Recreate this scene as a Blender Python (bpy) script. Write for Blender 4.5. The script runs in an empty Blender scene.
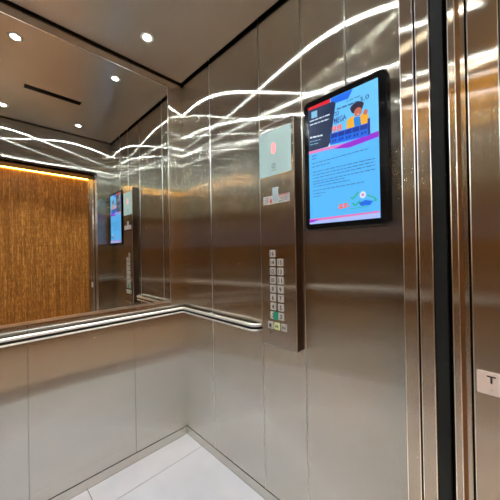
import bpy, bmesh, math, random
from mathutils import Vector, Matrix
random.seed(4)
sc = bpy.context.scene
COL = sc.collection
R = math.radians
# ------------------------------------------------------------ room measures (metres)
A = 1.037      # right wall (x)
B = 1.690      # mirror wall (y)
LX = -0.705    # left wall
H = 2.469      # ceiling
YF = 0.244     # inner face of the front wall
XJ = 0.883     # right door jamb
XJL = -0.30    # left door jamb
DH = 2.125     # door height
ZB = 0.052     # skirting top
WT = 2.56      # wall top, above the ceiling panel
HY = -1.50     # landing's far wall

# ------------------------------------------------------------ materials
def new_mat(name):
    m = bpy.data.materials.new(name); m.use_nodes = True
    nt = m.node_tree; nt.nodes.clear()
    out = nt.nodes.new('ShaderNodeOutputMaterial')
    return m, nt, out

def principled(name, col, rough=0.5, metal=0.0, emis=None, es=0.0, spec=0.5, coat=0.0, bump=None):
    m, nt, out = new_mat(name)
    p = nt.nodes.new('ShaderNodeBsdfPrincipled')
    p.inputs['Base Color'].default_value = (*col, 1)
    p.inputs['Roughness'].default_value = rough
    p.inputs['Metallic'].default_value = metal
    p.inputs['Specular IOR Level'].default_value = spec
    p.inputs['Coat Weight'].default_value = coat
    if emis:
        p.inputs['Emission Color'].default_value = (*emis, 1)
        p.inputs['Emission Strength'].default_value = es
    # faint procedural mottling so that no surface is perfectly even
    tc = nt.nodes.new('ShaderNodeTexCoord')
    n = nt.nodes.new('ShaderNodeTexNoise'); n.inputs['Scale'].default_value = 30
    nt.links.new(tc.outputs['Object'], n.inputs['Vector'])
    mr = nt.nodes.new('ShaderNodeMapRange')
    mr.inputs['To Min'].default_value = max(0.0, rough - 0.03); mr.inputs['To Max'].default_value = rough + 0.03
    nt.links.new(n.outputs['Fac'], mr.inputs['Value'])
    nt.links.new(mr.outputs['Result'], p.inputs['Roughness'])
    nt.links.new(p.outputs[0], out.inputs['Surface'])
    return m

def steel(name, col=(.83, .795, .715), tangent=(0, 0, 1), grain=(220, 220, 3), rough=.21, aniso=.92, broad=.035, broad_r=.6, soft=.4):
    """brushed stainless steel: a sharp directional lobe and a broad one"""
    m, nt, out = new_mat(name)
    N = nt.nodes.new; Lk = nt.links.new
    tc = N('ShaderNodeTexCoord')
    mp = N('ShaderNodeMapping'); mp.inputs['Scale'].default_value = grain
    Lk(tc.outputs['Object'], mp.inputs['Vector'])
    nz = N('ShaderNodeTexNoise'); nz.inputs['Scale'].default_value = 1.0; nz.inputs['Detail'].default_value = 3
    Lk(mp.outputs[0], nz.inputs['Vector'])
    mr = N('ShaderNodeMapRange'); mr.inputs['To Min'].default_value = .95; mr.inputs['To Max'].default_value = 1.05
    Lk(nz.outputs['Fac'], mr.inputs['Value'])
    mul = N('ShaderNodeVectorMath'); mul.operation = 'SCALE'; mul.inputs[0].default_value = col
    Lk(mr.outputs['Result'], mul.inputs['Scale'])
    cx = N('ShaderNodeCombineXYZ')
    for i in range(3): cx.inputs[i].default_value = tangent[i]
    g = N('ShaderNodeBsdfAnisotropic'); g.distribution = 'GGX'
    g.inputs['Roughness'].default_value = rough; g.inputs['Anisotropy'].default_value = aniso
    Lk(mul.outputs[0], g.inputs['Color']); Lk(cx.outputs[0], g.inputs['Tangent'])
    h = N('ShaderNodeBsdfAnisotropic'); h.distribution = 'GGX'
    h.inputs['Roughness'].default_value = broad_r; h.inputs['Anisotropy'].default_value = soft
    Lk(mul.outputs[0], h.inputs['Color']); Lk(cx.outputs[0], h.inputs['Tangent'])
    mx = N('ShaderNodeMixShader'); mx.inputs[0].default_value = broad
    Lk(g.outputs[0], mx.inputs[1]); Lk(h.outputs[0], mx.inputs[2]); Lk(mx.outputs[0], out.inputs['Surface'])
    return m

M = {}
M['steel'] = steel('brushed_steel')
M['steel_cop'] = steel('brushed_steel_cover', col=(.76, .72, .66))
M['steel_y'] = steel('brushed_steel_ceiling', col=(.66, .58, .50), tangent=(1, 0, 0), grain=(220, 3, 220), rough=.27, aniso=.62, broad=.28, broad_r=.55, soft=.2)
M['steel_bright'] = principled('polished_steel', (.80, .78, .74), .20, 1)
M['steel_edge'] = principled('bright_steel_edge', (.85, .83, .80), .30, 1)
M['rail'] = principled('satin_rail_steel', (.94, .93, .91), .38, 1)
M['steel_plain'] = principled('plain_brushed_steel', (.62, .57, .50), .34, 1)
M['black'] = principled('black_gap', (.008, .008, .009), .7, spec=.1)
M['door_rubber'] = principled('dark_grey_door_edge', (.012, .016, .017), .55, 0, spec=.25)
M['dark_metal'] = principled('dark_metal', (.03, .03, .032), .4, .5)
M['groove'] = principled('bronze_groove', (.36, .19, .085), .4, 1)
M['bezel'] = principled('black_glossy_plastic', (.006, .006, .007), .12, 0, spec=.35)
M['lens'] = principled('lamp_lens', (.9, .9, .9), .3, 0, (.90, 1, .985), 440)
M['lens_hall'] = principled('added_lamp_lens', (.9, .9, .9), .3, 0, (1, .84, .62), 110)
M['cup'] = principled('glowing_reflector', (.9, .9, .9), .3, 0, (1, .96, .9), 5)
M['case_dark'] = principled('dark_metal_case', (.16, .115, .09), .38, 1)
M['led'] = principled('amber_led', (.9, .7, .3), .4, 0, (1, .50, .06), 28)
M['ring'] = principled('lamp_ring', (.75, .74, .72), .3, 1)
M['plastic_w'] = principled('white_plastic', (.80, .75, .77), .35)
M['ink'] = principled('dark_ink', (.02, .02, .025), .5)
M['glass_panel'] = principled('pale_green_panel_glass', (.42, .60, .58), .12, 0, (.50, .70, .74), .17)
M['red_led'] = principled('red_indicator', (.9, .2, .2), .3, 0, (1, .20, .22), 1.0)
M['pink_led'] = principled('pink_indicator_glow', (.8, .4, .4), .3, 0, (1, .42, .42), .55)
M['button'] = principled('satin_button', (.58, .58, .56), .4)
M['button_y'] = principled('yellow_green_button', (.60, .66, .38), .35, 0, (.7, .85, .4), .12)
M['button_g'] = principled('green_button', (.02, .28, .19), .4, 0, (.05, .6, .4), .04)
M['stick'] = principled('white_sticker', (.66, .66, .68), .5)
M['stick_b'] = principled('pale_blue_sticker', (.50, .62, .70), .5)
M['stick_r'] = principled('red_print', (.65, .10, .10), .5)
M['stick_g'] = principled('green_print', (.12, .45, .30), .5)
M['wall_dark'] = principled('wall_core', (.05, .05, .05), .7)
M['plaster'] = principled('landing_plaster', (.20, .16, .12), .8)
M['hall_ceiling'] = principled('landing_ceiling_paint', (.62, .55, .45), .8)

def mirror_mat():
    m, nt, out = new_mat('mirror_glass')
    g = nt.nodes.new('ShaderNodeBsdfAnisotropic'); g.inputs['Roughness'].default_value = 0.0
    g.inputs['Color'].default_value = (.80, .82, .80, 1)
    nt.links.new(g.outputs[0], out.inputs['Surface']); return m
M['mirror'] = mirror_mat()

def floor_mat():
    m, nt, out = new_mat('pale_floor_tile')
    N = nt.nodes.new; Lk = nt.links.new
    tc = N('ShaderNodeTexCoord')
    n = N('ShaderNodeTexNoise'); n.inputs['Scale'].default_value = 3; n.inputs['Detail'].default_value = 5
    Lk(tc.outputs['Object'], n.inputs['Vector'])
    cr = N('ShaderNodeValToRGB')
    cr.color_ramp.elements[0].position = .35; cr.color_ramp.elements[0].color = (.46, .50, .58, 1)
    cr.color_ramp.elements[1].position = .7; cr.color_ramp.elements[1].color = (.54, .58, .66, 1)
    Lk(n.outputs['Fac'], cr.inputs[0])
    p = N('ShaderNodeBsdfPrincipled'); p.inputs['Roughness'].default_value = .14
    Lk(cr.outputs[0], p.inputs['Base Color']); Lk(p.outputs[0], out.inputs['Surface'])
    return m
M['tile'] = floor_mat()

def hall_wall_mat():
    """amber wall covering with fine vertical threads and slanting hatching"""
    m, nt, out = new_mat('amber_threaded_wall')
    N = nt.nodes.new; Lk = nt.links.new
    tc = N('ShaderNodeTexCoord')
    def noise(scale, s, det=2, rot=0):
        mp = N('ShaderNodeMapping'); mp.inputs['Scale'].default_value = scale; mp.inputs['Rotation'].default_value = (0, rot, 0)
        Lk(tc.outputs['Object'], mp.inputs['Vector'])
        n = N('ShaderNodeTexNoise'); n.inputs['Scale'].default_value = s; n.inputs['Detail'].default_value = det
        Lk(mp.outputs[0], n.inputs['Vector']); return n
    a = noise((75, 1, 2.2), 1.0, 3)
    b = noise((150, 1, 18), 1.0, 1)
    c = noise((10, 1, 70), 1.0, 2, R(18))
    m1 = N('ShaderNodeMath'); m1.operation = 'MULTIPLY'; Lk(a.outputs['Fac'], m1.inputs[0]); Lk(b.outputs['Fac'], m1.inputs[1])
    m2 = N('ShaderNodeMath'); m2.operation = 'MULTIPLY_ADD'; Lk(c.outputs['Fac'], m2.inputs[0]); m2.inputs[1].default_value = .18; Lk(m1.outputs[0], m2.inputs[2])
    cr = N('ShaderNodeValToRGB'); e = cr.color_ramp.elements
    e[0].position = .12; e[0].color = (.17, .075, .018, 1)
    e[1].position = .60; e[1].color = (.80, .44, .13, 1)
    x = e.new(.34); x.color = (.36, .165, .038, 1)
    Lk(m2.outputs[0], cr.inputs[0])
    p = N('ShaderNodeBsdfPrincipled'); p.inputs['Roughness'].default_value = .45
    Lk(cr.outputs[0], p.inputs['Base Color'])
    bp = N('ShaderNodeBump'); bp.inputs['Strength'].default_value = .5; bp.inputs['Distance'].default_value = .01
    Lk(m2.outputs[0], bp.inputs['Height']); Lk(bp.outputs[0], p.inputs['Normal'])
    Lk(p.outputs[0], out.inputs['Surface']); return m
M['hall_wall'] = hall_wall_mat()
M['hall_floor'] = principled('tan_landing_floor', (.46, .33, .22), .3)

def emis(name, col, s=1.0):
    return principled(name, (col[0] * .1, col[1] * .1, col[2] * .1), .3, 0, col, s)
def srgb(r, g, b):
    f = lambda c: ((c / 255 + .055) / 1.055) ** 2.4 if c > 10 else c / 255 / 12.92
    return (f(r), f(g), f(b))

# ------------------------------------------------------------ mesh helpers
def box(bm, x0, x1, y0, y1, z0, z1, bev=0.0):
    x0, x1 = sorted((x0, x1)); y0, y1 = sorted((y0, y1)); z0, z1 = sorted((z0, z1))
    t = bmesh.new()
    bmesh.ops.create_cube(t, size=1)
    for v in t.verts:
        v.co = Vector(((v.co.x + .5) * (x1 - x0) + x0, (v.co.y + .5) * (y1 - y0) + y0, (v.co.z + .5) * (z1 - z0) + z0))
    if bev > 0:
        bmesh.ops.bevel(t, geom=list(t.edges), offset=bev, segments=2, affect='EDGES')
    me = bpy.data.meshes.new('t'); t.to_mesh(me); t.free(); bm.from_mesh(me); bpy.data.meshes.remove(me)

def cyl(bm, c, axis, r1, r2, d, seg=32):
    """cylinder/cone starting at c, reaching d along axis"""
    q = Vector(axis).normalized().to_track_quat('Z', 'Y').to_matrix().to_4x4()
    mt = Matrix.Translation(Vector(c) + Vector(axis).normalized() * d / 2) @ q
    bmesh.ops.create_cone(bm, cap_ends=True, segments=seg, radius1=r1, radius2=r2, depth=d, matrix=mt)

def poly_prism(bm, pts, d):
    """closed prism from a 3-D outline pushed along vector d"""
    a = [bm.verts.new(Vector(p)) for p in pts]; b = [bm.verts.new(Vector(p) + Vector(d)) for p in pts]
    bm.faces.new(a); bm.faces.new(b[::-1])
    n = len(pts)
    for i in range(n): bm.faces.new((a[i], b[i], b[(i + 1) % n], a[(i + 1) % n]))

def obj(name, bm, mat, parent=None, smooth=False, loc=None):
    me = bpy.data.meshes.new(name)
    bmesh.ops.recalc_face_normals(bm, faces=bm.faces)
    if loc is not None:
        bmesh.ops.translate(bm, verts=bm.verts, vec=-Vector(loc))
    bm.to_mesh(me); bm.free()
    if smooth:
        for p in me.polygons: p.use_smooth = True
    for m_ in (mat if isinstance(mat, (list, tuple)) else [mat]): me.materials.append(m_)
    o = bpy.data.objects.new(name, me); COL.objects.link(o)
    if loc is not None: o.location = loc
    if parent:
        o.parent = parent
        # parents are built with identity rotation; keep world placement
        off = Vector((0, 0, 0)); q = parent
        while q: off += q.location; q = q.parent
        o.location = (Vector(loc) if loc is not None else Vector((0, 0, 0))) - off
    return o

def bobj(name, x0, x1, y0, y1, z0, z1, mat, parent=None, bev=0.0, loc=None):
    bm = bmesh.new(); box(bm, x0, x1, y0, y1, z0, z1, bev); return obj(name, bm, mat, parent, loc=loc)

def empty(name, loc, label, cat, group=None):
    o = bpy.data.objects.new(name, None); COL.objects.link(o); o.location = loc; o.empty_display_size = .05
    o['label'] = label; o['category'] = cat
    if group: o['group'] = group
    return o
def tag(o, label, cat, group=None):
    o['label'] = label; o['category'] = cat
    if group: o['group'] = group
    return o
def struct(o, label=None, cat=None):
    o['kind'] = 'structure'
    if label: o['label'] = label
    if cat: o['category'] = cat
    return o

def text_mesh(bm, body, center_u, center_v, h, width=None, shear=0):
    """text outline laid in (u right, v up); returns verts added as flat faces"""
    cu = bpy.data.curves.new('txt', 'FONT'); cu.body = body; cu.size = 1; cu.offset = .02; cu.align_x = 'LEFT'; cu.resolution_u = 3
    o = bpy.data.objects.new('txt', cu); COL.objects.link(o)
    dg = bpy.context.evaluated_depsgraph_get(); me = bpy.data.meshes.new_from_object(o.evaluated_get(dg))
    bpy.data.objects.remove(o); bpy.data.curves.remove(cu)
    xs = [v.co.x for v in me.vertices]; ys = [v.co.y for v in me.vertices]
    if not xs: return []
    w0, h0 = max(xs) - min(xs), max(ys) - min(ys)
    sy = h / h0; sx = sy if width is None else width / w0
    cx, cy = (max(xs) + min(xs)) / 2, (max(ys) + min(ys)) / 2
    n0 = len(bm.verts)
    bm.from_mesh(me); bpy.data.meshes.remove(me); bm.verts.ensure_lookup_table()
    out = bm.verts[n0:]
    for v in out:
        u = (v.co.x - cx) * sx; w = (v.co.y - cy) * sy
        v.co = Vector((center_u + u + shear * w, center_v + w, 0))
    return out

# a face on the right wall seen from inside: u runs along -Y, v along +Z, out of the wall is -X
def text_on_right(name, body, y, z, h, x, mat, parent, width=None, shear=0):
    bm = bmesh.new(); text_mesh(bm, body, 0, 0, h, width, shear)
    for v in bm.verts: v.co = Vector((x, y - v.co.x, z + v.co.y))
    r = bmesh.ops.extrude_face_region(bm, geom=list(bm.faces))
    for v in [e for e in r['geom'] if isinstance(e, bmesh.types.BMVert)]: v.co.x += .0006
    return obj(name, bm, mat, parent)

# ============================================================ CAR SHELL
# right wall: core and three/four steel panels with chamfered joints
G = 0.0004
wr = struct(bobj('wall_right', A + .0045, A + .06, YF + .06, B + .05, 0, WT, M['wall_dark']))
for y0, y1 in ((YF + .002, .689), (.689, .949), (.949, 1.371), (1.371, B + .003)):
    bobj('steel_panel', A, A + .0045, y0 + G, y1 - G, ZB + .004, WT, M['steel'], wr, bev=.0026)
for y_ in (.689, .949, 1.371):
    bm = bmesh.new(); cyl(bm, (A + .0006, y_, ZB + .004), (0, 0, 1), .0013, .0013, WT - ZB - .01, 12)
    obj('joint_glint_strip', bm, M['steel_edge'], wr, smooth=True)  # round strips added over the joints to pick up bright streaks
# mirror wall
wb = struct(bobj('wall_back', LX, A, B + .0045, B + .06, 0, WT, M['wall_dark']))
for x0, x1 in ((LX + .001, -.346), (-.346, .166), (.166, .678), (.678, A + .003)):
    bobj('steel_panel', x0 + G, x1 - G, B, B + .0045, ZB + .004, WT, M['steel'], wb, bev=.0026)
wl = struct(bobj('wall_left', LX - .06, LX - .0045, YF + .06, B + .05, 0, WT, M['wall_dark']))
for y0, y1 in ((YF + .002, .689), (.689, 1.03), (1.03, 1.371), (1.371, B + .003)):
    bobj('steel_panel', LX - .0045, LX, y0 + G, y1 - G, ZB + .004, WT, M['steel'], wl, bev=.0026)
# front wall with the doorway (return panels and transom), seen in the mirror
wf = struct(bobj('wall_front', XJL, XJ, YF - .03, YF, DH, WT, M['steel'], bev=.001))
bobj('return_panel', XJ, A + .06, .2085, YF, 0.0, WT, M['steel'], wf, bev=.0015)
bobj('return_panel', LX - .06, XJL, .2085, YF, 0.0, WT, M['steel'], wf, bev=.0015)
# ceiling, floated clear of the walls over a dark void
ce = bmesh.new()
box(ce, LX + .018, A - .018, YF + .018, B - .018, H, H + .02, .0015)
ceil_o = struct(obj('ceiling', ce, M['steel_y']))
bobj('ceiling_void', LX - .06, A + .06, YF - .04, B + .06, WT, WT + .02, M['black'], ceil_o)
# floor: tiles with fine joints over a dark bed, sill plates
fl = struct(bobj('floor', LX - .06, A + .06, .2, B + .06, -.03, -.003, M['dark_metal']))
for x0, x1 in ((LX, -.19), (-.19, .411), (.411, A)):
    for y0, y1 in ((YF, .91), (.91, 1.508), (1.508, B)):
        bobj('floor_tile', x0 + .0016, x1 - .0016, y0 + .0016, y1 - .0016, -.003, 0, M['tile'], fl, bev=.0006)
# skirtings
struct(bobj('baseboard_right', A - .0005, A + .0025, YF, B - .0005, 0.0002, ZB, M['steel'], bev=.0006))
struct(bobj('baseboard_back', LX, A, B - .0005, B + .0025, 0.0002, ZB, M['steel'], bev=.0006))
struct(bobj('baseboard_left', LX - .0025, LX + .0005, YF, B - .0005, 0.0002, ZB, M['steel'], bev=.0006))

# ============================================================ DOORWAY
# car door leaf edges (second strip), black running gap, landing door edge, landing jamb
def jamb(side, x, s, vis):
    """s=+1: right jamb (solid on +x), -1: left jamb"""
    X = lambda d: x + s * d
    t = bobj('trim_%d' % (1 if s > 0 else 2), X(0), X(.05), .1695, .2035, 0, DH + .05, M['steel'], bev=.0024); struct(t)
    bobj('shadow_groove', X(.008), X(.05), .2035, .2085, 0, DH + .05, M['black'], t)
    g = bobj('gap_dark_fill', X(.022), X(.06), .129, .1695, 0, DH + .2, M['black'], t)
    bobj('rubber_seal', X(.002), X(.022), .139, .1672, 0, DH + .05, M['door_rubber'], t, bev=.001)
    l = bobj('trim_%d' % (3 if s > 0 else 4), X(0), X(.05), .112, .129, 0, DH + .02, M['steel'], bev=.0024); struct(l)
    bobj('bronze_channel', X(.006), X(.05), .103, .112, 0, DH + .02, M['groove'], l)
    bobj('channel_lip', X(0), X(.05), .0935, .103, 0, DH + .02, M['steel'], l, bev=.0012)
    bobj('shadow_groove', X(.008), X(.05), .0885, .0935, 0, DH + .02, M['black'], l)
    p = bobj('trim_%d' % (5 if s > 0 else 6), X(0), X(.05), .0285, .0885, 0, DH + .02, M['steel'], bev=.0024); struct(p)
    bobj('outer_edge', X(.0), X(.05), -.075, .0265, 0, DH + .02, M['steel'], p, bev=.0024)
jamb('right', XJ, 1, True)
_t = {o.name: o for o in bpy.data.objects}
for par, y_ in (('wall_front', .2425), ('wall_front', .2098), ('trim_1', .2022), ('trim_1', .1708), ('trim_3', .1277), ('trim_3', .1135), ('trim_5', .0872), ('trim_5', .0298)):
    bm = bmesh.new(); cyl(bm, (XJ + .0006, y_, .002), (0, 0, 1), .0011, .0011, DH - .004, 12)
    obj('edge_glint_bead', bm, M['steel_edge'], _t[par], smooth=True)  # beads added along the jamb edges to draw bright highlight lines
jamb('left', XJL, -1, False)
# lintel pieces over the doorway
t = struct(bobj('trim_7', XJL, XJ, .1695, .2035, DH, DH + .05, M['steel_plain'], bev=.0015))
bobj('gap_dark_fill', XJL, XJ, .131, .1675, DH - .012, DH + .2, M['black'], t)  # black bar hung below the lintel to thicken the gap's dark line
bobj('landing_lintel', XJL, XJ, -.075, .129, DH, DH + .06, M['steel_plain'], t, bev=.0015)
s = struct(bobj('trim_8', XJL, XJ, -.07, YF, -.03, -.001, M['steel_bright']))
for k in range(3):
    bobj('sill_groove', XJL, XJ, .05 + k * .05, .056 + k * .05, -.001, .0002, M['black'], s)

# ============================================================ LANDING (seen in the mirror)
struct(bobj('wall_hall', -1.6, 2.6, HY - .1, HY, 0, 2.72, M['hall_wall']))
struct(bobj('wall_landing', XJ + .05, 2.6, -.075, .0, 0, 2.72, M['plaster']))
struct(bobj('wall_landing', -1.6, XJL - .05, -.075, .0, 0, 2.72, M['plaster']))
struct(bobj('wall_landing', XJL - .05, XJ + .05, -.075, .0, DH + .065, 2.72, M['plaster']))
struct(bobj('wall_end', 2.6, 2.7, HY, 0, 0, 2.72, M['plaster']))
struct(bobj('wall_end', -1.7, -1.6, HY, 0, 0, 2.72, M['plaster']))
struct(bobj('floor', -1.6, 2.6, HY, -.07, -.03, 0, M['hall_floor']))
struct(bobj('ceiling', -1.6, 2.6, HY, 0, 2.60, 2.72, M['hall_ceiling']))
led = bobj('light_strip', -1.2, 2.3, HY - .002, HY + .012, 2.462, 2.474, M['led'], bev=.001, loc=(.5, HY, 2.468))
tag(led, 'amber light strip glowing along the top of the golden landing wall, seen in the mirror', 'light strip')

def downlight(x, y, z, label, group, lens, r=.013, beam=1.3, beam_col=(.94, .97, 1)):
    t = empty('ceiling_downlight', (x, y, z), label, 'ceiling light', group)
    bm = bmesh.new()
    # ring: revolved lip hanging 3 mm under the ceiling
    seg = 40; prof = [(r + .009, -.0005), (r + .0095, -.0035), (r + .016, -.0045), (r + .021, -.0030), (r + .022, 0.0)]
    rows = []
    for k in range(seg):
        a = 2 * math.pi * k / seg
        rows.append([bm.verts.new((x + p[0] * math.cos(a), y + p[0] * math.sin(a), z + p[1])) for p in prof])
    for k in range(seg):
        for i in range(len(prof) - 1):
            bm.faces.new((rows[k][i], rows[k][i + 1], rows[(k + 1) % seg][i + 1], rows[(k + 1) % seg][i]))
    obj('ring', bm, M['ring'], t, smooth=True)
    bm = bmesh.new()   # cup added round the lens, its lit glow set as emission
    cyl(bm, (x, y, z + .0005), (0, 0, -1), r + .010, r + .009, .0033)
    obj('reflector', bm, M['cup'], t)
    bm = bmesh.new(); cyl(bm, (x, y, z + .0005), (0, 0, -1), r, r * .96, .0046)
    obj('lens', bm, lens, t)
    if beam > 0:
        la = bpy.data.lights.new('beam', 'AREA'); la.shape = 'DISK'; la.size = 2 * r * .95; la.energy = beam
        la.color = beam_col; la.spread = R(100)
        lo = bpy.data.objects.new('beam', la); COL.objects.link(lo); lo.parent = t; lo.location = (0, 0, -.0052)
    return t
LG = 'downlights in the lift ceiling'
downlight(.670, 1.440, H, 'round ceiling spotlight nearest the corner, the one seen directly and not only in the mirror', LG, M['lens'])
downlight(.155, 1.440, H, 'bright spotlight reflected at the upper left of the mirror, above the dark vent slot', LG, M['lens'])
downlight(.152, .500, H, 'spotlight reflected at the far left edge of the mirror, below the vent slot', LG, M['lens'])
downlight(.667, .495, H, 'small spotlight reflected in the mirror right of and below the vent slot', LG, M['lens'])
downlight(-.36, 1.440, H, 'spotlight of the lift ceiling by the left wall, out of the frame near the mirror', LG, M['lens'])
downlight(-.36, .500, H, 'spotlight of the lift ceiling by the left wall, out of the frame near the door', LG, M['lens'])
for i, x in enumerate((-.5, .5, 1.5)):  # unseen lamps added to warm and brighten the landing wall
    downlight(x, -.85, 2.60, 'unseen warm spotlight added to light the landing hall', 'added landing hall lights', M['lens_hall'], .045, 5.0, (1, .84, .62))
# vent slot in the ceiling
v = bobj('ceiling_vent', .240, .585, .896, .953, H - .002, H + .001, M['black'], bev=.0005, loc=(.41, .93, H))
tag(v, 'long thin black vent slot in the lift ceiling, seen in the mirror', 'vent')

# ============================================================ MIRROR
mx0, mx1, mz0, mz1 = -.55, .922, .955, 2.408
mi = empty('wall_mirror', (.19, B, mz0), 'large mirror covering the left wall above the handrail', 'mirror')
bobj('glass', mx0 + .004, mx1 - .0025, B - .006, B - .0003, mz0 + .006, mz1 - .003, M['mirror'], mi)
bobj('bottom_edge', mx0, mx1, B - .009, B - .0002, mz0 - .008, mz0 + .006, M['steel_edge'], mi, bev=.001)
bobj('top_edge', mx0, mx1, B - .0075, B - .0002, mz1 - .003, mz1 + .001, M['steel_edge'], mi, bev=.0005)
bobj('side_edge', mx1 - .0025, mx1, B - .0075, B - .0002, mz0 - .002, mz1, M['steel_edge'], mi, bev=.0005)
bobj('side_edge', mx0, mx0 + .004, B - .0075, B - .0002, mz0 - .002, mz1, M['steel_edge'], mi, bev=.0005)

# ============================================================ HANDRAIL
RO = .050    # stand-off of the bar's centre line
zr = .889
hr = empty('handrail', (.9, B, zr), 'stainless steel handrail running under the mirror and round the corner, ending in a bend', 'handrail')
path = []
yl = .42
path += [(LX + .0005, yl - .045, 0)]
for k in range(8, -1, -1):
    a = R(90 * k / 8); path.append((LX + RO - .045 * (1 - math.cos(a)), yl - .045 * math.sin(a), 0))
path += [(LX + RO, B - RO - .012, 0), (LX + RO + .012, B - RO, 0)]
path += [(A - RO - .012, B - RO, 0), (A - RO, B - RO - .012, 0)]
ye = .995
for k in range(0, 9):
    a = R(90 * k / 8); path.append((A - RO + .045 * (1 - math.cos(a)), ye - .045 * math.sin(a), 0))
path.append((A - .0005, ye - .045, 0))
path = [Vector(p) for p in path]
# bar section: (outward offset, height): a fat upper bead, a groove, a slim lower bead
def bead(cz, rx, rz, n=10, half=0):
    return [(rx * math.cos(t), cz + rz * math.sin(t)) for t in [math.pi * 2 * k / n for k in range(n)]]
def sweep(name, sec, mat, smooth=True):
    bm = bmesh.new(); rings = []
    for i, p in enumerate(path):
        if i == 0: d = path[1] - path[0]
        elif i == len(path) - 1: d = path[-1] - path[-2]
        else: d = (path[i + 1] - p).normalized() + (p - path[i - 1]).normalized()
        d.normalize(); nrm = Vector((d.y, -d.x, 0))
        rings.append([bm.verts.new(p + nrm * s_[0] + Vector((0, 0, zr + s_[1]))) for s_ in sec])
    n = len(sec)
    for a_, b_ in zip(rings, rings[1:]):
        for i in range(n): bm.faces.new((a_[i], b_[i], b_[(i + 1) % n], a_[(i + 1) % n]))
    bm.faces.new(rings[0]); bm.faces.new(rings[-1][::-1])
    return obj(name, bm, mat, hr, smooth=smooth)
sweep('upper_bar', bead(.0125, .0090, .0090, 16), M['rail'])
sweep('lower_bar', bead(-.0130, .0065, .0055, 14), M['rail'])
sweep('web', [(.002, .008), (-.002, .008), (-.002, -.013), (.002, -.013)], M['dark_metal'], False)
def bracket(px, py, d):
    bm = bmesh.new()
    c = Vector((px, py, zr - .002))
    cyl(bm, c, d, .0045, .0045, RO - .007, 16)
    cyl(bm, c, d, .014, .013, .004, 24)
    obj('bracket', bm, M['rail'], hr, smooth=False)
for x in (.70, .172, -.346): bracket(x, B - .0003, (0, -1, 0))
bracket(A - .0003, 1.385, (-1, 0, 0)); bracket(LX + .0003, 1.385, (1, 0, 0)); bracket(LX + .0003, .60, (1, 0, 0))

# ============================================================ CONTROL PANEL
CX = .983; cy0, cy1, cz0, cz1 = .697, .903, .832, 1.879
cp = empty('control_panel', (A, (cy0 + cy1) / 2, cz0), 'tall steel lift control panel with two columns of buttons and a pale glass display', 'control panel')
bm = bmesh.new()
box(bm, CX, CX + .003, cy0 + .0012, cy1 - .0012, cz0 + .0012, cz1 - .0012, .0004)
obj('cover', bm, M['steel_cop'], cp)
bobj('bright_edge', CX + .0006, CX + .0042, cy0 - .0006, cy1 + .0006, cz0 - .001, cz1 + .0006, M['steel_edge'], cp, bev=.0012)
bobj('case', CX + .0042, A - .0003, cy0 + .001, cy1 - .001, cz0 + .001, cz1 - .001, M['case_dark'], cp, bev=.001)  # case sides coloured darker than the cover
ig = bobj('indicator_glass', CX - .0016, CX - .0002, .7115, .9015, 1.636, 1.845, M['glass_panel'], cp, bev=.0006)
X1 = CX - .0018
# dot-matrix figure glowing red
bm = bmesh.new()
for r_ in range(7):
    for c_ in range(4):
        if (r_, c_) in ((0, 0), (0, 3), (6, 0), (6, 3), (3, 0)): continue
        yy = .8215 - c_ * .0070; zz = 1.783 - r_ * .0072
        cyl(bm, (X1 - .0003, yy, zz), (-1, 0, 0), .0035, .0035, .0005, 10)
obj('digit', bm, M['red_led'], ig)
bm = bmesh.new()
n = 28; ring_o = []; ring_i = []
for k in range(n):
    a = 2 * math.pi * k / n
    ring_o.append((X1, .811 + .011 * math.cos(a), 1.679 + .011 * math.sin(a))); ring_i.append((X1, .811 + .0085 * math.cos(a), 1.679 + .0085 * math.sin(a)))
vo = [bm.verts.new(p) for p in ring_o]; vi = [bm.verts.new(p) for p in ring_i]
vo2 = [bm.verts.new((p[0] - .0006, p[1], p[2])) for p in ring_o]; vi2 = [bm.verts.new((p[0] - .0006, p[1], p[2])) for p in ring_i]
for k in range(n):
    j = (k + 1) % n
    bm.faces.new((vo2[k], vo2[j], vi2[j], vi2[k])); bm.faces.new((vo[k], vo[j], vo2[j], vo2[k])); bm.faces.new((vi[k], vi2[k], vi2[j], vi[j]))
obj('circle_mark', bm, M['ink'], ig)
bobj('printed_line', X1 - .0004, X1, .797, .826, 1.6585, 1.6600, M['ink'], ig)

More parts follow.
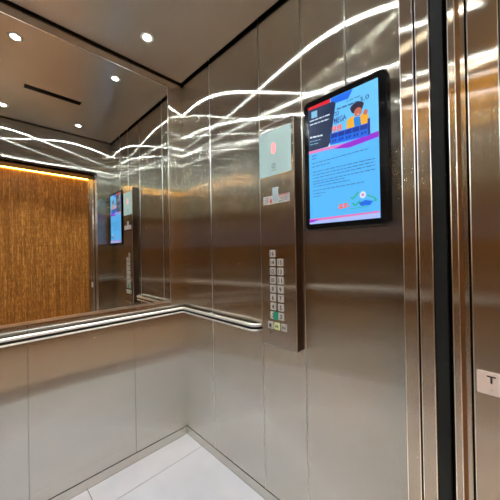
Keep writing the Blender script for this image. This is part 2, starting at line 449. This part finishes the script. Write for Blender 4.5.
def button(y, z, body, mat=None, w=.033, h=.034, num=True):
    b = bobj('call_button', CX - .0045, CX - .0002, y - w / 2, y + w / 2, z - h / 2, z + h / 2, mat or M['button'], cp, bev=.0012)
    if body:
        text_on_right('numeral', body, y, z, .021, CX - .0051, M['ink'], b, width=(.020 if len(body) > 1 else .012))
    return b
rows = [('16', None), ('14', '15'), ('12', '13'), ('10', '11'), ('8', '9'), ('6', '7'), ('4', '5'), ('2', '3')]
for i, (l_, r_) in enumerate(rows):
    z = 1.268 - .0415 * i
    if i < 7: button(.8275, z, l_)
    else:
        b = button(.8275, z, l_, w=.036); b['label'] = 'silver button half covered by a green tab'
        g = bobj('green_tab', CX - .0058, CX - .0047, .796, .824, z - .0185, z + .0185, M['button_g'], b)
    if r_: button(.782, z, r_)
for y, kind in ((.846, 'bell'), (.807, 'open'), (.766, 'close')):
    b = button(y, .929, None, M['button_y'] if kind == 'open' else None, w=.031, h=.033)
    if kind == 'open': b['label'] = 'yellow-green door button'
    bm = bmesh.new(); X = CX - .0047
    if kind == 'bell':
        poly_prism(bm, [(X, y + .007, .922), (X, y + .005, .933), (X, y, .938), (X, y - .005, .933), (X, y - .007, .922)], (-.0006, 0, 0))
        box(bm, X - .0006, X, y - .002, y + .002, .918, .9215)
    else:
        s_ = 1 if kind == 'open' else -1
        for q in (-1, 1):
            cy = y + q * .006
            poly_prism(bm, [(X, cy - .003 * s_ * q, .935), (X, cy + .004 * s_ * q, .929), (X, cy - .003 * s_ * q, .923)], (-.0006, 0, 0))
        box(bm, X - .0006, X, y - .0006, y + .0006, .921, .937)
    obj('symbol', bm, M['ink'], b)
# key switch under the alarm button
bm = bmesh.new(); cyl(bm, (CX - .0002, .846, .893), (-1, 0, 0), .010, .0095, .003, 24)
ks = obj('key_switch', bm, M['steel_bright'], cp)
bobj('slot', CX - .0038, CX - .0033, .8445, .8475, .887, .899, M['black'], ks)
# cross-shaped sticker
st = bobj('sticker', CX - .0009, CX - .0001, .724, .880, 1.502, 1.540, M['stick'], cp)
st['label'] = 'white sticker strip with red and dark print'
bobj('sticker_tab', CX - .0013, CX - .0002, .789, .822, 1.512, 1.577, M['stick_b'], st)
bm = bmesh.new()
poly_prism(bm, [(CX - .0010, .838, 1.506), (CX - .0010, .838, 1.520), (CX - .0010, .832, 1.532), (CX - .0010, .826, 1.520), (CX - .0010, .826, 1.506)], (-.0008, 0, 0))
obj('red_print', bm, M['stick_r'], st)
bobj('red_print', CX - .0018, CX - .001, .729, .787, 1.5345, 1.5380, M['stick_r'], st)
bm = bmesh.new()
for k in range(4):
    box(bm, CX - .0015, CX - .0009, .846, .872 - (k % 2) * .006, 1.510 + k * .007, 1.5118 + k * .007)
obj('small_print', bm, M['ink'], st); bm = bmesh.new()
for k in range(3):
    box(bm, CX - .0015, CX - .0009, .735, .780 - (k % 2) * .01, 1.510 + k * .007, 1.5112 + k * .007)
obj('small_print', bm, M['ink'], st)
bobj('green_print', CX - .0016, CX - .0009, .770, .784, 1.506, 1.512, M['stick_g'], st)

# ============================================================ INFORMATION SCREEN
SX = .987
U = lambda u: .622 - .281 * u
V = lambda v: 1.389 + .479 * v
sn = empty('information_screen', (A, .4775, 1.367), 'black upright wall screen showing a blue notice with a coloured advert on top', 'screen')
bm = bmesh.new()
def rounded(y0, y1, z0, z1, r, seg=8):
    pts = []
    for cy, cz, a0 in ((y1 - r, z1 - r, 0), (y0 + r, z1 - r, 90), (y0 + r, z0 + r, 180), (y1 - r, z0 + r, 270)):
        for k in range(seg + 1):
            a = R(a0 + 90 * k / seg); pts.append((cy + r * math.cos(a), cz + r * math.sin(a)))
    return pts
fy0, fy1, fz0, fz1 = .311, .646, 1.365, 1.903
secs = [(SX, .004), (SX + .0012, .0015), (SX + .004, 0.0), (SX + .028, 0.0), (SX + .0495, .012)]
rg = []
for xx, inset in secs:
    rg.append([bm.verts.new((xx, p[0], p[1])) for p in rounded(fy0 + inset, fy1 - inset, fz0 + inset, fz1 - inset, .022 - inset * .4)])
for a_, b_ in zip(rg, rg[1:]):
    n = len(a_)
    for i in range(n): bm.faces.new((a_[i], a_[(i + 1) % n], b_[(i + 1) % n], b_[i]))
bm.faces.new(rg[0]); bm.faces.new(rg[-1])
obj('housing', bm, M['bezel'], sn)
ES = 0.66
def E(name, rgb, s=1.0): return emis(name, srgb(*rgb), ES * s)
C_ = dict(cyan=E('screen_cyan', (88, 182, 248)), cyan2=E('screen_light_cyan', (104, 194, 248)), red=E('screen_red', (215, 25, 45)), navy=E('screen_navy', (28, 44, 78)), white=E('screen_white', (215, 230, 245)),
          pink=E('screen_pink', (228, 120, 185)), purple=E('screen_purple', (150, 30, 205)), blue=E('screen_blue', (25, 105, 230)), dblue=E('screen_dark_blue', (18, 50, 150)), text=E('screen_text', (50, 100, 150)),
          orange=E('screen_orange', (250, 105, 80)), hair=E('screen_hair', (52, 38, 62)), skin=E('screen_skin', (196, 110, 88)), yellow=E('screen_yellow', (240, 175, 50)), shirt=E('screen_shirt', (30, 130, 215)),
          green=E('screen_green', (30, 180, 110)), lilac=E('screen_lilac', (170, 190, 245)), logo=E('screen_logo', (130, 190, 225)))
dp = bobj('display', SX - .0010, SX + .0003, U(1.0), U(0), V(0), V(1.018), C_['cyan'], sn)
dp['label'] = 'glowing blue display'
LV = {'n': 0}
def layer():
    LV['n'] += 1
    return SX - .0010 - .00012 * LV['n']
def shape(name, pts, mat, par=None, x=None):
    x = layer() if x is None else x
    bm = bmesh.new(); poly_prism(bm, [(x, U(u), V(v_)) for u, v_ in pts], (-.0001, 0, 0)); return obj(name, bm, C_[mat], dp)
def stext(name, body, u, v_, h, w, mat):
    bm = bmesh.new(); x = layer(); text_mesh(bm, body, 0, 0, h, w)
    for q in bm.verts: q.co = Vector((x, U(u) - q.co.x, V(v_) + q.co.y))
    r_ = bmesh.ops.extrude_face_region(bm, geom=list(bm.faces))
    for q in [e for e in r_['geom'] if isinstance(e, bmesh.types.BMVert)]: q.co.x += .0001
    return obj(name, bm, C_[mat], dp)
shape('picture_field', [(0, 1.018), (1, 1.018), (1, .62), (0, .62)], 'cyan2')
shape('red_banner', [(0, 1.018), (.36, 1.018), (.353, .975), (0, .985)], 'red')
shape('blue_banner', [(.37, 1.016), (.685, 1.016), (.62, .955), (.37, .965)], 'blue')
shape('navy_card', [(0, .995), (.40, .985), (.44, .962), (.342, .630), (0, .636)], 'navy')
shape('card_logo', [(.055, .972), (.15, .968), (.15, .912), (.055, .916)], 'logo')
shape('white_wedge', [(.311, .626), (.341, .655), (.345, .616)], 'white')
shape('pink_stripe', [(0, .636), (.35, .626), (.60, .612), (.60, .590), (.35, .604), (0, .612)], 'pink')
shape('purple_stripe', [(.55, .612), (1.0, .630), (1.0, .588), (.62, .570), (.40, .596)], 'purple')
# person drawn in the advert: jacket, shirt, face, hair, raised hand
shape('drawn_jacket', [(.585, .700), (.600, .788), (.655, .803), (.700, .800), (.745, .760), (.80, .795), (.860, .800), (.885, .750), (.878, .700)], 'yellow')
shape('drawn_shirt', [(.690, .785), (.715, .790), (.775, .780), (.790, .696), (.700, .698)], 'shirt')
def disc(u, v_, ru, rv, n=18, wob=0):
    return [(u + ru * (1 + wob * math.sin(5 * t)) * math.cos(t), v_ + rv * (1 + wob * math.sin(5 * t)) * math.sin(t)) for t in [2 * math.pi * k / n for k in range(n)]]
shape('drawn_hair', disc(.735, .862, .088, .042, 40, .05), 'hair')
shape('drawn_face', disc(.748, .822, .050, .034), 'skin')
shape('drawn_hand', disc(.845, .800, .028, .020), 'skin')
shape('drawn_smile', [(.735, .806), (.765, .808), (.750, .799)], 'white')
# fee table
shape('table_field', [(.355, .727), (.89, .712), (.892, .616), (.353, .636)], 'blue')
bm = bmesh.new(); x = layer()
for k in range(5):
    u0 = .365 + k * .102
    poly_prism(bm, [(x, U(u0), V(.722 - k * .003)), (x, U(u0 + .092), V(.720 - k * .003)), (x, U(u0 + .092), V(.684 - k * .003)), (x, U(u0), V(.686 - k * .003))], (-.0001, 0, 0))
    for r_ in range(2):
        poly_prism(bm, [(x, U(u0 + .015 + r_ * .04), V(.672 - k * .003)), (x, U(u0 + .04 + r_ * .04), V(.670 - k * .003)), (x, U(u0 + .034 + r_ * .04), V(.652 - k * .003)), (x, U(u0 + .009 + r_ * .04), V(.648 - k * .003))], (-.0001, 0, 0))
poly_prism(bm, [(x, U(.87), V(.745)), (x, U(.90), V(.745)), (x, U(.90), V(.622)), (x, U(.87), V(.622))], (-.0001, 0, 0))
obj('fee_table', bm, C_['dblue'], dp)
stext('headline', 'MEGA', .50, .822, .020, .050, 'dblue')
stext('headline', 'TO', .452, .872, .017, .020, 'dblue')
stext('headline', '98', .452, .752, .026, .042, 'orange')
stext('headline', '3.0', .835, .908, .018, .034, 'text')
def dashes(name, segs, mat, t=.0035, words=9):
    """illegible body copy: broken thin strokes"""
    bm = bmesh.new(); x = layer(); rnd = random.Random(len(name) + int(segs[0][1] * 1000))
    for (u0, v0, u1, v1) in segs:
        u = u0
        while u < u1:
            w = min(rnd.uniform(.02, .075), u1 - u); f0 = (u - u0) / (u1 - u0); f1 = (u + w - u0) / (u1 - u0)
            a_, b_ = v0 + (v1 - v0) * f0, v0 + (v1 - v0) * f1
            poly_prism(bm, [(x, U(u), V(a_ + t)), (x, U(u + w), V(b_ + t)), (x, U(u + w), V(b_ - t)), (x, U(u), V(a_ - t))], (-.0001, 0, 0))
            u += w + .014
    return obj(name, bm, C_[mat], dp)
dashes('card_text', [(.03, .893, .35, .888), (.03, .862, .34, .853)], 'white', .0048)
dashes('card_text', [(.03, .752, .24, .738)], 'white', .006)
dashes('card_text', [(.03, .716, .20, .708), (.03, .690, .17, .684)], 'logo', .003)
dashes('advert_text', [(.46, .905, .74, .900)], 'text', .006)
dashes('advert_text', [(.42, .795, .56, .797)], 'text', .003)
dashes('advert_text', [(.60, .935, .80, .937)], 'text', .003)
dashes('body_text', [(.06, .585, .13, .585), (.06, .560, .12, .560)], 'dblue', .004)
dashes('body_text', [(.055, .520, .88, .520), (.055, .490, .34, .490), (.065, .445, .95, .436), (.065, .418, .95, .412), (.065, .392, .95, .388), (.065, .362, .95, .358), (.065, .342, .55, .340), (.065, .318, .62, .316), (.063, .284, .81, .280), (.065, .258, .26, .256), (.065, .234, .20, .233)], 'text', .0032)
# marks at the foot of the notice
def stroke(name, pts, w, mat):
    bm = bmesh.new(); x = layer()
    for (a_, b_) in zip(pts, pts[1:]):
        d = Vector((b_[0] - a_[0], (b_[1] - a_[1]) * 1.7)); d.normalize(); nx, ny = -d.y * w, d.x * w / 1.7
        poly_prism(bm, [(x, U(a_[0] + nx), V(a_[1] + ny)), (x, U(b_[0] + nx), V(b_[1] + ny)), (x, U(b_[0] - nx), V(b_[1] - ny)), (x, U(a_[0] - nx), V(a_[1] - ny))], (-.0001, 0, 0))
    return obj(name, bm, C_[mat], dp)
stroke('green_tick', [(.634, .180), (.662, .165), (.739, .212)], .009, 'green')
stroke('green_tick', [(.656, .134), (.690, .111), (.759, .142)], .009, 'green')
stroke('green_arrow', [(.848, .178), (.940, .150), (.963, .128), (.925, .132)], .007, 'green')
shape('round_badge', disc(.794, .184, .040, .026), 'white')
shape('round_badge_center', disc(.794, .184, .018, .011), 'pink')
shape('blue_splash', disc(.828, .120, .085, .020, 30, .12), 'blue')
dashes('red_text', [(.47, .128, .60, .134), (.46, .108, .61, .114)], 'orange', .008)
stroke('green_line', [(.631, .089), (.867, .094)], .004, 'green')
shape('foot_field', [(0, .036), (1.0, .040), (1.0, 0), (0, 0)], 'lilac')
shape('foot_stripe', [(0, .044), (1.0, .050), (1.0, .038), (0, .022)], 'pink')
shape('foot_wedge', [(0, .034), (.17, .034), (.05, .014), (0, .014)], 'purple')
# cable up to the ceiling
bm = bmesh.new(); cyl(bm, (A - .0035, .479, 1.895), (0, 0, 1), .003, .003, H - 1.895 + .03, 12)
cb = obj('cable', bm, M['ring'], sn, smooth=True); cb['label'] = 'thin grey cable rising to the ceiling'

# ============================================================ FLOOR-NUMBER PLAQUE on the landing jamb
px = XJ
pq = empty('floor_plaque', (px, .056, .919), 'small white plaque with a dark letter T on the door jamb at the right edge', 'sign')
bm = bmesh.new()
bm_pts = rounded(.0295, .0820, .919, .974, .004, 5)
poly_prism(bm, [(px - .0002, p[0], p[1]) for p in bm_pts], (-.0022, 0, 0))
obj('plate', bm, M['plastic_w'], pq)
text_on_right('letter', 'T', .0545, .9565, .0180, px - .0030, M['ink'], pq, width=.0165)
bm = bmesh.new(); cyl(bm, (px - .0023, .0545, .9325), (-1, 0, 0), .0022, .0016, .0012, 16)
obj('braille_dot', bm, M['ring'], pq)

# ============================================================ CAMERA, WORLD
f, yaw, roll, pit, zc = 271.28, R(45.129), R(.9846), R(.2837), 1.2802
F0 = Vector((math.sin(yaw), math.cos(yaw), 0)); R0 = Vector((math.cos(yaw), -math.sin(yaw), 0)); U0 = Vector((0, 0, 1))
F = F0 * math.cos(pit) + U0 * math.sin(pit); U1 = U0 * math.cos(pit) - F0 * math.sin(pit)
Rt = R0 * math.cos(roll) - U1 * math.sin(roll); Up = U1 * math.cos(roll) + R0 * math.sin(roll)
cam = bpy.data.cameras.new('camera'); co = bpy.data.objects.new('camera', cam); COL.objects.link(co)
mt = Matrix((Rt, Up, -F)).transposed().to_4x4(); mt.translation = Vector((0, 0, zc)); co.matrix_world = mt
cam.sensor_width = 36; cam.lens = 36 * f / 500; cam.clip_start = .01
sc.camera = co
w = bpy.data.worlds.new('world'); sc.world = w; w.use_nodes = True
w.node_tree.nodes['Background'].inputs[0].default_value = (.02, .02, .02, 1)
sc.view_settings.view_transform = 'Standard'; sc.view_settings.look = 'None'
sc.view_settings.gamma = 1; sc.view_settings.use_curve_mapping = False
sc.view_settings.exposure = 0.62
try:
    sc.cycles.max_bounces = 14; sc.cycles.glossy_bounces = 12; sc.cycles.diffuse_bounces = 4
    sc.cycles.sample_clamp_indirect = 60; sc.cycles.use_denoising = True
    sc.cycles.caustics_reflective = True; sc.cycles.blur_glossy = 0.0
except Exception: pass
